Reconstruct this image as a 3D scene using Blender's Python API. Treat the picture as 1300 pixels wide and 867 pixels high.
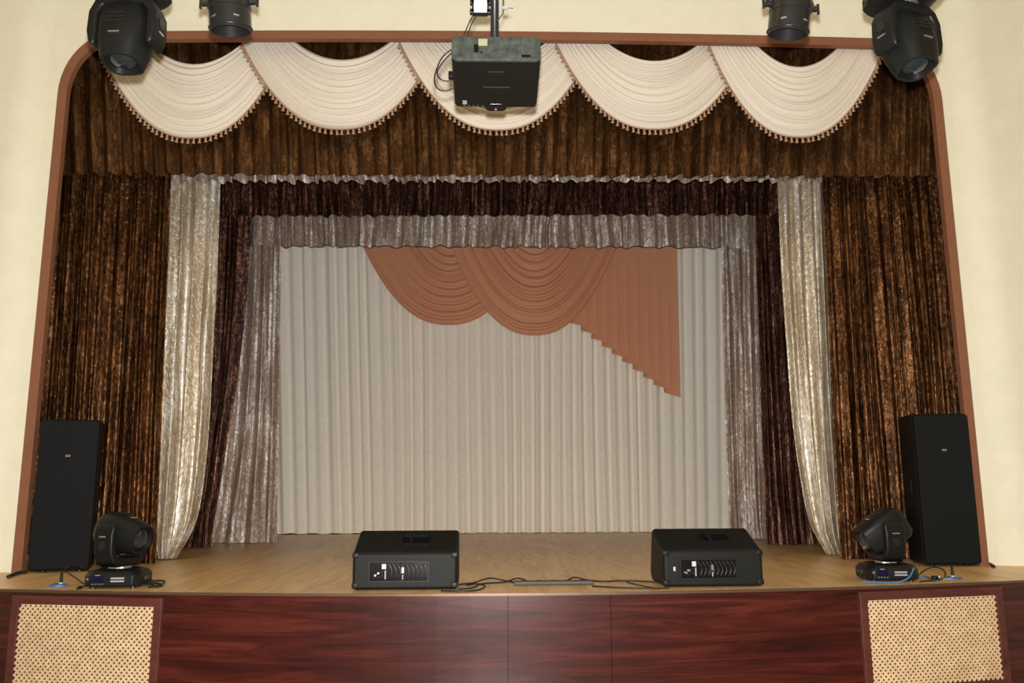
import bpy, bmesh, math, random
from mathutils import Vector, Matrix

for o in list(bpy.data.objects): bpy.data.objects.remove(o)
scene = bpy.context.scene
COL = scene.collection
PI = math.pi

# ------------------------------------------------------------------ camera
FPX = 1050.0
CAM = Vector((-0.09, -6.5, 1.6))
pitch, yaw, roll = math.atan(.175), math.radians(1.5), math.radians(.25)
FWD = Vector((math.sin(yaw)*math.cos(pitch), math.cos(yaw)*math.cos(pitch), math.sin(pitch)))
_R = Vector((math.cos(yaw), -math.sin(yaw), 0)); _U = _R.cross(FWD)
RGT = _R*math.cos(roll) - _U*math.sin(roll)
UPV = _U*math.cos(roll) + _R*math.sin(roll)
cd = bpy.data.cameras.new('camera'); cam = bpy.data.objects.new('camera', cd); COL.objects.link(cam)
cd.sensor_width = 36; cd.lens = 36*FPX/1300; cd.clip_start = .02
m = Matrix((RGT, UPV, -FWD)).transposed().to_4x4(); m.translation = CAM
cam.matrix_world = m
scene.camera = cam

def ray(x, y): return FWD + RGT*((x-650)/FPX) + UPV*((433.5-y)/FPX)
def at(x, y, Y):                        # pixel -> point on the upright plane y = Y
    d = ray(x, y); return CAM + d*((Y-CAM.y)/d.y)
def onz(x, y, z):                       # pixel -> point on a level plane
    d = ray(x, y); return CAM + d*((z-CAM.z)/d.z)

# ------------------------------------------------------------------ world, exposure, lights
w = bpy.data.worlds.new('world'); scene.world = w; w.use_nodes = True
w.node_tree.nodes['Background'].inputs[0].default_value = (.9, .8, .6, 1)
w.node_tree.nodes['Background'].inputs[1].default_value = .02
vs = scene.view_settings
vs.view_transform = 'Standard'; vs.look = 'None'; vs.gamma = 1; vs.use_curve_mapping = False
vs.exposure = 0.0
FLASH_W, LAMP_E = 1720.0, 20.0
ld = bpy.data.lights.new('camera_flash', 'SPOT'); ld.energy = FLASH_W; ld.shadow_soft_size = .02
ld.spot_size = math.radians(112); ld.spot_blend = .7; ld.color = (1, .975, .94)
fl = bpy.data.objects.new('camera_flash', ld); COL.objects.link(fl)
m2 = m.copy(); m2.translation = CAM + UPV*.085; fl.matrix_world = m2      # pop-up flash above the lens

ZS = .98                                # stage floor level
ZC = 6.2                                # hall ceiling

# ------------------------------------------------------------------ materials
def newmat(name):
    mt = bpy.data.materials.new(name); mt.use_nodes = True
    nt = mt.node_tree; return mt, nt, nt.nodes['Principled BSDF']
def nd(nt, typ, **kw):
    n = nt.nodes.new(typ)
    for k, v in kw.items():
        if k in n.inputs: n.inputs[k].default_value = v
        else: setattr(n, k, v)
    return n
def coords(nt, scale, rot=(0, 0, 0)):
    tc = nt.nodes.new('ShaderNodeTexCoord'); mp = nt.nodes.new('ShaderNodeMapping')
    mp.inputs['Scale'].default_value = scale; mp.inputs['Rotation'].default_value = rot
    nt.links.new(tc.outputs['Object'], mp.inputs['Vector']); return mp.outputs['Vector']
def ramp(nt, fac, stops):
    r = nt.nodes.new('ShaderNodeValToRGB'); e = r.color_ramp.elements
    e[0].position = stops[0][0]; e[0].color = (*stops[0][1], 1)
    e[1].position = stops[-1][0]; e[1].color = (*stops[-1][1], 1)
    for p, c in stops[1:-1]:
        q = e.new(p); q.color = (*c, 1)
    nt.links.new(fac, r.inputs['Fac']); return r.outputs['Color']
def bump(nt, bs, h, strength=.3, dist=.01):
    b = nd(nt, 'ShaderNodeBump', Strength=strength, Distance=dist)
    nt.links.new(h, b.inputs['Height']); nt.links.new(b.outputs['Normal'], bs.inputs['Normal'])
def plain(name, col, rough=.5, metal=0, spec=.5, noise=0, nscale=40, bumpy=0):
    mt, nt, bs = newmat(name)
    bs.inputs['Base Color'].default_value = (*col, 1); bs.inputs['Roughness'].default_value = rough
    bs.inputs['Metallic'].default_value = metal; bs.inputs['Specular IOR Level'].default_value = spec
    v = coords(nt, (1, 1, 1)); n = nd(nt, 'ShaderNodeTexNoise', Scale=nscale, Detail=4.0)
    nt.links.new(v, n.inputs['Vector'])
    if noise:
        a = tuple(c*(1-noise) for c in col); b = tuple(min(1, c*(1+noise)) for c in col)
        nt.links.new(ramp(nt, n.outputs['Fac'], [(.3, a), (.7, b)]), bs.inputs['Base Color'])
    if bumpy: bump(nt, bs, n.outputs['Fac'], bumpy, .004)
    return mt
def velvet(name, dark, mid, light, metal=.8, rough=.36, stretch=2.0, scale=42, bstr=1.0, bd=.03, bw=.45, bs_=.22, bz=.3):
    """crushed velvet: pile pressed in streaky blotches, fold highlights painted into the colour as pale bands"""
    mt, nt, bs = newmat(name)
    v = coords(nt, (1, 1, 1/stretch))
    n1 = nd(nt, 'ShaderNodeTexNoise', Scale=float(scale), Detail=4.0, Roughness=.6, Distortion=.9)
    nt.links.new(v, n1.inputs['Vector'])
    v2 = coords(nt, (1, 1, bz))
    n2 = nd(nt, 'ShaderNodeTexNoise', Scale=scale*bs_, Detail=3.0, Roughness=.5, Distortion=.6)
    nt.links.new(v2, n2.inputs['Vector'])
    mx = nd(nt, 'ShaderNodeMath', operation='MULTIPLY_ADD'); mx.inputs[1].default_value = 1-bw
    nt.links.new(n1.outputs['Fac'], mx.inputs[0])
    m3 = nd(nt, 'ShaderNodeMath', operation='MULTIPLY'); m3.inputs[1].default_value = bw
    nt.links.new(n2.outputs['Fac'], m3.inputs[0]); nt.links.new(m3.outputs[0], mx.inputs[2])
    nt.links.new(ramp(nt, mx.outputs[0], [(.41, dark), (.52, mid), (.63, light)]), bs.inputs['Base Color'])  # sheen of pile and folds is put into these base colours
    bs.inputs['Roughness'].default_value = rough; bs.inputs['Metallic'].default_value = metal
    bump(nt, bs, n1.outputs['Fac'], bstr, bd)
    return mt
def weave(name, col, rough=.85, alpha=1.0, scale=90, var=.08, sheen=.2, bst=.15):
    mt, nt, bs = newmat(name)
    v = coords(nt, (1, 1, .35)); n = nd(nt, 'ShaderNodeTexNoise', Scale=float(scale), Detail=5.0, Roughness=.7)
    nt.links.new(v, n.inputs['Vector'])
    a = tuple(c*(1-var) for c in col); b = tuple(min(1, c*(1+var)) for c in col)
    nt.links.new(ramp(nt, n.outputs['Fac'], [(.35, a), (.65, b)]), bs.inputs['Base Color'])
    bs.inputs['Roughness'].default_value = rough; bs.inputs['Sheen Weight'].default_value = sheen
    bs.inputs['Specular IOR Level'].default_value = .25
    bs.inputs['Alpha'].default_value = alpha
    bump(nt, bs, n.outputs['Fac'], bst, .004)
    return mt
def wood(name, stops, scale, rough, rot=(0, 0, 0), nscale=3.0, bstr=.08, dist=1.5):
    mt, nt, bs = newmat(name)
    v = coords(nt, scale, rot); n = nd(nt, 'ShaderNodeTexNoise', Scale=nscale, Detail=7.0, Roughness=.62, Distortion=dist)
    nt.links.new(v, n.inputs['Vector'])
    nt.links.new(ramp(nt, n.outputs['Fac'], stops), bs.inputs['Base Color'])
    bs.inputs['Roughness'].default_value = rough
    bump(nt, bs, n.outputs['Fac'], bstr, .003)
    return mt

M = {}
M['wall'] = plain('cream_plaster', (.78, .755, .61), .8, spec=.25, noise=.03, nscale=6, bumpy=.05)
M['ceiling'] = plain('white_ceiling', (.82, .78, .68), .9, noise=.02)
M['hallfloor'] = wood('hall_boards', [(.3, (.16, .08, .04)), (.7, (.28, .15, .07))], (6, .5, 1), .4)
M['dark'] = plain('stage_house_black', (.02, .017, .015), .95, noise=.1)
M['trim'] = plain('terracotta_paint', (.225, .092, .048), .55, spec=.3, noise=.05, nscale=12)
M['brown'] = velvet('brown_crushed_velvet', (.030, .011, .0032), (.115, .047, .015), (.33, .155, .066), rough=.34, bd=.010, bw=.45, bs_=.4, bz=.12)
M['brownflat'] = velvet('brown_crushed_velvet_pelmet', (.048, .019, .0058), (.090, .039, .012), (.23, .115, .048), scale=44, rough=.38, bd=.005, metal=.7)
M['darkbrown'] = velvet('dark_brown_crushed_velvet', (.018, .0055, .0034), (.075, .028, .017), (.36, .17, .11), metal=.65, rough=.38, bd=.010, bw=.5, bs_=.5, bz=.08)
M['silver'] = velvet('silver_beige_crushed_velvet', (.40, .315, .215), (.58, .49, .365), (1.0, .98, .94), metal=.50, rough=.36, bd=.009, bw=.58, bs_=.42, bz=.06)
M['silver2'] = velvet('silver_taupe_crushed_velvet', (.30, .215, .17), (.43, .33, .265), (1.0, .97, .94), metal=.45, rough=.40, bd=.012, bw=.58, bs_=.42, bz=.06)
M['ivory'] = weave('ivory_satin', (.72, .66, .575), rough=.6, scale=160, var=.015, sheen=.05, bst=.03)
M['backcloth'] = weave('off_white_backcloth', (.96, .89, .79), rough=.9, scale=60, var=.07)
M['copper'] = weave('copper_voile', (.70, .32, .18), rough=.5, alpha=.90, scale=120, var=.06)
M['tassel'] = plain('antique_rose_cord', (.40, .25, .165), .6, noise=.2, nscale=300)
M['stagefloor'] = wood('stage_boards', [(.30, (.52, .30, .115)), (.5, (.70, .44, .19)), (.72, (.84, .57, .28))], (5, .45, 1), .38, nscale=2.2, bstr=.04)
M['mahogany'] = wood('mahogany_laminate', [(.30, (.018, .004, .004)), (.5, (.048, .0085, .0068)), (.72, (.10, .020, .013))], (.5, 1, 7), .27, nscale=2.0, bstr=.02)
M['frame'] = wood('frame_mahogany', [(.3, (.06, .016, .013)), (.7, (.12, .032, .025))], (1, 1, 3), .4)
M['lattice'] = wood('pale_beech', [(.3, (.56, .36, .19)), (.7, (.80, .60, .37))], (3, 3, 3), .55, nscale=5)
M['edge'] = plain('edge_strip_bronze', (.16, .10, .07), .35, metal=.6)
M['black'] = plain('black_vinyl', (.005, .0055, .006), .45, spec=.25, noise=.25, nscale=220, bumpy=.25)
M['blackgrille'] = plain('black_speaker_cloth', (.0045, .0055, .0065), .6, spec=.15, noise=.4, nscale=500, bumpy=.5)
M['wedge'] = plain('black_carpet_vinyl', (.008, .0085, .007), .5, spec=.18, noise=.3, nscale=260, bumpy=.3)
M['plastic'] = plain('black_plastic', (.007, .0075, .007), .45, spec=.25, noise=.1)
M['gloss'] = plain('gloss_black', (.006, .006, .007), .18, spec=.5)
M['metalblack'] = plain('black_paint_steel', (.012, .012, .012), .33, spec=.5)
M['greydust'] = plain('dusty_grey_plastic', (.042, .048, .040), .7, spec=.2, noise=.45, nscale=30)
M['sticker'] = plain('yellowed_paper', (.26, .25, .15), .7)
M['white'] = plain('white_print', (.50, .50, .52), .5)
M['greyprint'] = plain('grey_print', (.30, .31, .33), .5)
M['dimprint'] = plain('bronze_print', (.035, .028, .024), .5)
M['silvermetal'] = plain('bright_metal', (.75, .75, .73), .25, metal=.9)
M['display'] = plain('dark_blue_display', (.006, .007, .03), .12)
M['blue'] = plain('blue_tape', (.025, .10, .34), .5, noise=.25, nscale=80, bumpy=.3)
M['bluecable'] = plain('blue_cable', (.05, .17, .34), .4)
M['cable'] = plain('black_cable', (.012, .012, .012), .5)
M['lens'] = plain('lens_glass', (.012, .018, .022), .04, spec=.9)
M['strip'] = plain('grey_power_strip', (.055, .05, .042), .6)
def emis(name, col, s):
    mt, nt, bs = newmat(name)
    bs.inputs['Emission Color'].default_value = (*col, 1); bs.inputs['Emission Strength'].default_value = s
    return mt
M['lamp'] = emis('warm_lamp_diffuser', (1, .70, .24), LAMP_E)

# ------------------------------------------------------------------ mesh helpers
def link(name, me, mat, parent=None, smooth=False, bevel=0, seg=2):
    if mat: me.materials.append(M[mat] if isinstance(mat, str) else mat)
    if smooth:
        for p in me.polygons: p.use_smooth = True
    o = bpy.data.objects.new(name, me); COL.objects.link(o)
    if parent: o.parent = parent
    if bevel:
        b = o.modifiers.new('bevel', 'BEVEL'); b.width = bevel; b.segments = seg; b.limit_method = 'ANGLE'; b.angle_limit = .6
        if not smooth:
            for p in me.polygons: p.use_smooth = True
        try: o.modifiers.new('wn', 'WEIGHTED_NORMAL').keep_sharp = True
        except Exception: pass
    return o
class MB:
    def __init__(s): s.v = []; s.f = []
    def add(s, v, f):
        k = len(s.v); s.v += [tuple(p) for p in v]; s.f += [tuple(i+k for i in q) for q in f]; return s
    def box(s, x0, x1, y0, y1, z0, z1):
        return s.add([(x0,y0,z0),(x1,y0,z0),(x1,y1,z0),(x0,y1,z0),(x0,y0,z1),(x1,y0,z1),(x1,y1,z1),(x0,y1,z1)],
                     [(0,3,2,1),(4,5,6,7),(0,1,5,4),(1,2,6,5),(2,3,7,6),(3,0,4,7)])
    def prism(s, prof, axis, a, b):
        """prof: CCW 2-D outline; extruded along axis 'x' (prof = y,z) 'y' (x,z) or 'z' (x,y)"""
        n = len(prof)
        def P(p, t): return {'x': (t, p[0], p[1]), 'y': (p[0], t, p[1]), 'z': (p[0], p[1], t)}[axis]
        v = [P(p, a) for p in prof] + [P(p, b) for p in prof]
        return s.add(v, [tuple(range(n))[::-1], tuple(range(n, 2*n))] + [(i, (i+1) % n, n+(i+1) % n, n+i) for i in range(n)])
    def tube(s, pts, r, n=8, caps=True):
        pts = [Vector(p) for p in pts]; k0 = len(s.v); prev = None
        for i, p in enumerate(pts):
            t = (pts[min(i+1, len(pts)-1)] - pts[max(i-1, 0)]).normalized()
            a = prev if prev is not None else (Vector((0, 0, 1)) if abs(t.z) < .9 else Vector((1, 0, 0)))
            a = (a - t*a.dot(t)).normalized(); b = t.cross(a); prev = a
            rr = r[i] if isinstance(r, (list, tuple)) else r
            for j in range(n):
                q = 2*PI*j/n; s.v.append(tuple(p + a*(rr*math.cos(q)) + b*(rr*math.sin(q))))
        for i in range(len(pts)-1):
            for j in range(n):
                s.f.append((k0+i*n+j, k0+i*n+(j+1) % n, k0+(i+1)*n+(j+1) % n, k0+(i+1)*n+j))
        if caps:
            s.f.append(tuple(k0+j for j in range(n))[::-1]); s.f.append(tuple(k0+(len(pts)-1)*n+j for j in range(n)))
        return s
    def loft(s, secs, caps=True):
        n = len(secs[0]); k = len(s.v)
        for q in secs: s.v += [tuple(p) for p in q]
        for i in range(len(secs)-1):
            for j in range(n): s.f.append((k+i*n+j, k+i*n+(j+1) % n, k+(i+1)*n+(j+1) % n, k+(i+1)*n+j))
        if caps:
            s.f.append(tuple(k+j for j in range(n))[::-1]); s.f.append(tuple(k+(len(secs)-1)*n+j for j in range(n)))
        return s
    def mesh(s, name):
        me = bpy.data.meshes.new(name); me.from_pydata(s.v, [], s.f); me.update()
        bm = bmesh.new(); bm.from_mesh(me); bmesh.ops.recalc_face_normals(bm, faces=bm.faces); bm.to_mesh(me); bm.free()
        return me
    def build(s, name, mat, parent=None, smooth=False, bevel=0, seg=2):
        return link(name, s.mesh(name), mat, parent, smooth, bevel, seg)
def empty(name, loc=(0, 0, 0), rot=(0, 0, 0)):
    o = bpy.data.objects.new(name, None); COL.objects.link(o); o.location = loc; o.rotation_euler = rot
    o.empty_display_size = .1; return o
def tag(o, label, cat, group=None):
    o['label'] = label; o['category'] = cat
    if group: o['group'] = group
    return o
def struct(o, label=None):
    o['kind'] = 'structure'
    if label: o['label'] = label
    return o
def smooth_path(pts, k=6):
    pts = [Vector(p) for p in pts]; out = []
    for i in range(len(pts)-1):
        p0 = pts[max(i-1, 0)]; p1 = pts[i]; p2 = pts[i+1]; p3 = pts[min(i+2, len(pts)-1)]
        for j in range(k):
            t = j/k
            out.append(.5*((2*p1) + (p2-p0)*t + (2*p0-5*p1+4*p2-p3)*t*t + (3*p1-p0-3*p2+p3)*t**3))
    out.append(pts[-1]); return out
def lerp(a, b, t): return a + (b-a)*t
def poly(pts, t):                       # point at fraction t along a list of pixel pairs
    x = t*(len(pts)-1); i = min(int(x), len(pts)-2); q = x-i
    return (lerp(pts[i][0], pts[i+1][0], q), lerp(pts[i][1], pts[i+1][1], q))
def spoly(pts, k=8): return [(p.x, p.y) for p in smooth_path([(a, b, 0) for a, b in pts], k)]

# ------------------------------------------------------------------ setting: hall, portal wall, stage house
XL = at(27, 722, 0).x; XR = at(1238, 716, 0).x           # outer edge of the portal frame
XIL = at(66, 300, 0).x + .045; XIR = at(1206, 300, 0).x - .045
ztopL = at(205, 47, 0).z; ztopC = at(620, 46, 0).z; ztopR = at(1090, 55, 0).z
TW = .075                                                 # width of the painted band
jl = at(63, 300, 0).x; jr = at(1206.5, 300, 0).x            # band centre lines
CR = .42                                                  # corner radius
def opening(off):
    """centre line of the band, offset inwards by off, from left foot over the shallow arch to right foot"""
    pts = []
    for i in range(9): pts.append((jl+off, ZS + (ztopL-CR*1.25-ZS)*i/8))
    for i in range(1, 13):
        a = PI - (PI/2)*i/12
        pts.append((jl+CR + (CR-off)*math.cos(a), ztopL-CR*1.25 + (CR*1.25-off)*math.sin(a)))
    x0, x1 = jl+CR, jr-CR
    for i in range(1, 20):
        t = i/20; z = lerp(ztopL, ztopR, t); z += (ztopC-(ztopL+ztopR)/2)*4*t*(1-t)
        pts.append((lerp(x0, x1, t), z-off))
    for i in range(0, 13):
        a = PI/2 - (PI/2)*i/12
        pts.append((jr-CR + (CR-off)*math.cos(a), ztopR-CR*1.25 + (CR*1.25-off)*math.sin(a)))
    for i in range(7, -1, -1): pts.append((jr-off, ZS + (ztopR-CR*1.25-ZS)*i/8))
    return pts
WT = .03
inner = opening(0); n = len(inner)
wxl, wxr = jl-.13, jr+.13
outer = []
for i, (x, z) in enumerate(inner):
    if i < 15: outer.append((wxl, ZS - .02 + (ZC-ZS)*min(1, i/14)))
    elif i >= n-15: outer.append((wxr, ZS - .02 + (ZC-ZS)*min(1, (n-1-i)/14)))
    else: outer.append((lerp(wxl, wxr, (i-14)/(n-29)), ZC))
b = MB()
for y in (0, WT):
    b.v += [(x, y, z) for x, z in inner] + [(x, y, z) for x, z in outer]
for i in range(n-1):
    b.f += [(i, i+1, n+i+1, n+i), (2*n+i+1, 2*n+i, 3*n+i, 3*n+i+1), (i+1, i, 2*n+i, 2*n+i+1)]
struct(b.build('wall_front', 'wall'), 'cream plaster wall around the stage opening')
b = MB(); secs = []
for off, y in ((-TW/2, -.001), (-TW/2, -.022), (TW/2, -.022), (TW/2, WT+.01)):
    b.v += [(x, y, z) for x, z in opening(off)]
for k in range(3):
    for i in range(n-1): b.f.append((k*n+i, k*n+i+1, (k+1)*n+i+1, (k+1)*n+i))
struct(b.build('trim_1', 'trim', smooth=False, bevel=.004), 'terracotta painted band framing the rounded stage opening')

def side_wall(name, x0, sg):
    pts = [(x0, 0)]; a = 8; x, y = x0, 0.0
    for k in range(8):
        x += sg*.035*math.cos(math.radians(a)); y -= .035*math.sin(math.radians(a)); a += 8.5; pts.append((x, y))
    L = 2.4; x += sg*L*math.cos(math.radians(72)); y -= L*math.sin(math.radians(72)); pts.append((x, y))
    pts.append((x, -13.0))
    b = MB(); k = len(pts)
    for t in (0, .12):
        b.v += [(px+sg*t, py+(t if i < 9 else 0), 0) for i, (px, py) in enumerate(pts)]
        b.v += [(px+sg*t, py+(t if i < 9 else 0), ZC) for i, (px, py) in enumerate(pts)]
    for i in range(k-1):
        b.f += [(i, i+1, k+i+1, k+i), (2*k+i+1, 2*k+i, 3*k+i, 3*k+i+1)]
    o = struct(b.build(name, 'wall', smooth=True), 'cream plaster side wall of the hall'); o.modifiers.new('es', 'EDGE_SPLIT').split_angle = .35; return pts
def soft(o):
    for p in o.data.polygons: p.use_smooth = True
wl = side_wall('wall_left', wxl, -1); wr = side_wall('wall_right', wxr, 1)
hx0, hx1 = wl[-1][0]-.2, wr[-1][0]+.2
struct(MB().box(hx0, hx1, -13, 0, -.1, 0).build('floor', 'hallfloor'))
struct(MB().box(hx0, hx1, -13.1, .1, ZC, ZC+.1).build('ceiling', 'ceiling'))
struct(MB().box(hx0, hx1, -13.1, -13, 0, ZC).build('wall_back', 'wall'))

# stage: apron bowed gently towards the hall
yc = onz(620, 753.5, ZS).y; yl = onz(0, 748.5, ZS); yr = onz(1300, 736, ZS)
BOW = ((yl.y-yc)/(yl.x**2) + (yr.y-yc)/(yr.x**2))/2
def yf(x): return yc + BOW*x*x
def onfront(px, py, off=0):
    Y = yc
    for _ in range(8): p = at(px, py, Y); Y = yf(p.x)-off
    return at(px, py, Y)
SX = 4.3
xs = [-SX + 2*SX*i/40 for i in range(41)]
prof = [(x, yf(x)-.012) for x in xs] + [(SX, .0), (4.95, .07), (4.95, 6.15), (-4.95, 6.15), (-4.95, .07), (-SX, .0)]
struct(MB().prism(prof, 'z', ZS-.012, ZS).build('stage_floor', 'stagefloor'), 'brown wooden stage floor with the grain running upstage')
b = MB()
b.v += [(x, yf(x)-.016, ZS-.012) for x in xs] + [(x, yf(x)-.016, ZS+.003) for x in xs] + [(x, yf(x)-.003, ZS+.003) for x in xs]
for k in range(2):
    for i in range(40): b.f.append((k*41+i, k*41+i+1, (k+1)*41+i+1, (k+1)*41+i))
struct(b.build('trim_2', 'edge'), 'thin edge strip along the front of the stage floor')
sf = struct(empty('stage_front', (0, yc, 0)), 'dark red mahogany laminate facing of the stage front')
def curved_slab(name, x0, x1, z0, z1, d0, d1, mat, parent, k=10):
    b = MB()
    for d, in ((d0,), (d1,)):
        for z in (z0, z1): b.v += [(x, yf(x)+d-yc, z) for x in [lerp(x0, x1, i/k) for i in range(k+1)]]
    q = k+1
    for i in range(k):
        b.f += [(i, i+1, q+i+1, q+i), (2*q+i+1, 2*q+i, 3*q+i, 3*q+i+1), (q+i, q+i+1, 3*q+i+1, 3*q+i), (i+1, i, 2*q+i, 2*q+i+1)]
    b.f += [(0, q, 3*q, 2*q), (k, 2*q+k, 3*q+k, q+k)]
    return b.build(name, mat, parent)
def xfront(px, py): return onfront(px, py).x
gl0, gl1 = xfront(14, 800), xfront(205, 800); gr0, gr1 = xfront(1092, 790), xfront(1274, 790)
seams = [-SX, gl0, gl1, xfront(645, 810), xfront(776, 810), gr0, gr1, SX]
for i in range(len(seams)-1):
    z1 = ZS-.013
    g = .0018
    if i in (1, 5):
        zt = onfront(100, 757).z if i == 1 else onfront(1180, 748).z; zb_ = zt-(.66 if i == 1 else .615)
        curved_slab('panel', seams[i]+g, seams[i+1]-g, zt+.001, z1, 0, .02, 'mahogany', sf)
        curved_slab('panel', seams[i]+g, seams[i+1]-g, .02, zb_-.001, 0, .02, 'mahogany', sf)
        continue
    curved_slab('panel', seams[i]+g, seams[i+1]-g, .02, z1, 0, .02, 'mahogany', sf)
curved_slab('backing', -SX, SX, .0, ZS-.04, .03, .045, 'dark', sf, 30)
# radiator grilles let into the facing
def grille(x0, x1, ztop, zbot, label):
    y0 = (yf(x0)+yf(x1))/2; ang = math.atan2(yf(x1)-yf(x0), x1-x0)
    cx = (x0+x1)/2; W = (x1-x0)/math.cos(ang); H = ztop-zbot
    t = tag(empty('lattice_grille', (cx, y0, zbot), (0, 0, ang)), label, 'grille', 'radiator grilles in the stage front')
    fw = .052; sw = -.018; sd = .012
    MB().prism([(-W/2, 0), (-W/2, H), (-W/2+fw, H-fw), (-W/2+fw, fw)][::-1], 'y', sw, sd).build('frame_stile', 'frame', t, bevel=.003)
    MB().prism([(W/2, 0), (W/2, H), (W/2-fw, H-fw), (W/2-fw, fw)], 'y', sw, sd).build('frame_stile', 'frame', t, bevel=.003)
    MB().prism([(-W/2, H), (W/2, H), (W/2-fw, H-fw), (-W/2+fw, H-fw)], 'y', sw, sd).build('frame_rail', 'frame', t, bevel=.003)
    MB().prism([(-W/2, 0), (W/2, 0), (W/2-fw, fw), (-W/2+fw, fw)], 'y', sw, sd).build('frame_rail', 'frame', t, bevel=.003)
    a0, a1, c0, c1 = -W/2+fw, W/2-fw, fw, H-fw
    step = .0352; hw = .0059
    for sg, ya, yb in ((1, -.010, -.004), (-1, -.004, .002)):
        k = int((a1-a0+c1-c0)/step)+2
        for i in range(k):
            c = (a0 - (c1-c0) if sg > 0 else a0) + i*step     # x at z=c0 is c for '/' ; for '\' x at z=c0
            pts = []
            if sg > 0:      # x = c + (z-c0)
                za = max(c0, c0 + a0-c); zb = min(c1, c0 + a1-c)
                if zb-za < .012: continue
                p, q = (c+za-c0, za), (c+zb-c0, zb); nx, nz = -hw*.707, hw*.707
            else:           # x = c - (z-c0)
                za = max(c0, c0 + c-a1); zb = min(c1, c0 + c-a0)
                if zb-za < .012: continue
                p, q = (c-(za-c0), za), (c-(zb-c0), zb); nx, nz = hw*.707, hw*.707
            MB().prism([(p[0]-nx, p[1]-nz), (q[0]-nx, q[1]-nz), (q[0]+nx, q[1]+nz), (p[0]+nx, p[1]+nz)], 'y', ya, yb).build('slat', 'lattice', t)
    return t
zg1 = onfront(100, 757).z; zg1r = onfront(1180, 748).z
grille(gl0, gl1, zg1, zg1-.66, 'pale wooden lattice grille in mahogany frame below the crumpled blue tape without paper tab')
grille(gr0, gr1, zg1r, zg1r-.615, 'pale wooden lattice grille in mahogany frame below the coiled blue cable')
# stage house
struct(MB().box(-5.1, 5.1, 6.2, 6.3, 0, ZC).build('wall_stage_back', 'dark'))
struct(MB().box(-5.1, -5.0, WT, 6.3, 0, ZC).build('wall_stage_left', 'dark'))
struct(MB().box(5.0, 5.1, WT, 6.3, 0, ZC).build('wall_stage_right', 'dark'))
struct(MB().box(-5.1, 5.1, .12, 6.3, ZC-.02, ZC+.08).build('ceiling_stage', 'dark'))

# ------------------------------------------------------------------ curtains
def folds(rnd, count, jitter=.7, sharp=1.0):
    ks = [0.0]
    for i in range(count*2): ks.append(ks[-1] + 1 + rnd.uniform(-jitter, jitter))
    ks = [k/ks[-1] for k in ks]; am = [rnd.uniform(.45, 1)*(1 if i % 2 else -1) for i in range(len(ks))]
    return ks, am
def curtain(name, Y, left, right, count, amp, mat, seed=1, rows=26, per=5, label='', cat='curtain', group=None,
            top_amp=.55, hem=.0, drift=.004, parent=None, wave=0, pleat=False, jit=.7):
    rnd = random.Random(seed); ks, am = folds(rnd, count, jit)
    L = spoly(left); R = spoly(right)
    us = []; ds = []
    for i in range(len(ks)-1):
        for j in range(per):
            q = j/per
            if pleat:                       # knife pleats: long face, short return
                us.append(lerp(ks[i], ks[i+1], q)); ds.append(lerp(am[i], am[i+1], q**.6 if i % 2 == 0 else min(1, q*5)))
            else:
                us.append(lerp(ks[i], ks[i+1], q)); ds.append(lerp(am[i], am[i+1], .5-.5*math.cos(PI*q)))
    us.append(1); ds.append(am[-1])
    ph = [rnd.uniform(0, 6.28) for _ in range(4)]
    b = MB(); nc = len(us)
    hemr = [rnd.uniform(-1, 1) for _ in range(count+2)]
    for r in range(rows+1):
        v = r/rows; l = poly(L, v); rr = poly(R, v)
        for u, d in zip(us, ds):
            uu = u + drift*math.sin(7*u+ph[0]+2.2*v)*math.sin(PI*u)*(.3+v) + .5*drift*math.sin(23*u+ph[1]+4*v)*math.sin(PI*u)
            px = lerp(l[0], rr[0], uu); py = lerp(l[1], rr[1], uu)
            if v > .9 and hem: py += hem*math.sin(u*count*6.28*.5+ph[2])*(v-.9)*10
            a = amp*(top_amp + (1-top_amp)*min(1, v*1.6))
            a *= 1 + .25*math.sin(3*v+9*u+ph[3])
            p = at(px, py, Y); p.y += -d*a - wave*math.sin(PI*u*2+ph[2])
            if p.z < ZS+.006: p.z = ZS+.006 + .002*math.sin(u*200)
            b.v.append(tuple(p))
    for r in range(rows):
        for c in range(nc-1): b.f.append((r*nc+c, r*nc+c+1, (r+1)*nc+c+1, (r+1)*nc+c))
    o = b.build(name, mat, parent, smooth=True)
    if not parent: tag(o, label, cat, group)
    return o

# backcloth
curtain('backdrop_curtain', 4.86, [(330, 285), (334, 480), (338, 677.5)], [(940, 285), (942, 480), (944, 676)], 43, .034, 'backcloth', 5, rows=20, jit=.35, per=7,
        label='off-white pleated backdrop curtain hanging across the back of the stage', top_amp=.8, hem=.5, drift=.003)
# taupe velvet masking, third set
curtain('wing_curtain', 3.15, [(303, 270), (296, 400), (284, 540), (268, 640), (257, 690)], [(356, 270), (355, 400), (353, 540), (351, 640), (350, 690)], 4, .06, 'silver2', 11, rows=40, per=8,
        label='narrow silvery taupe velvet side curtain beside backdrop, swept towards the side at its hem', drift=.03)
curtain('wing_curtain', 3.15, [(914, 270), (918, 400), (922, 540), (926, 640), (930, 688)], [(966, 270), (969, 400), (972, 540), (974, 640), (977, 688)], 4, .055, 'silver2', 17, rows=40, per=8,
        label='narrow silvery taupe velvet side curtain beside backdrop, behind the turned stage monitor', drift=.03)
curtain('velvet_border', 3.05, [(312, 255), (313, 285), (313, 312)], [(960, 258), (961, 285), (961, 314)], 36, .05, 'silver2', 23, rows=12,
        label='silvery taupe velvet border above the copper swags', cat='valance', hem=1.0, top_amp=.7)
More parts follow.
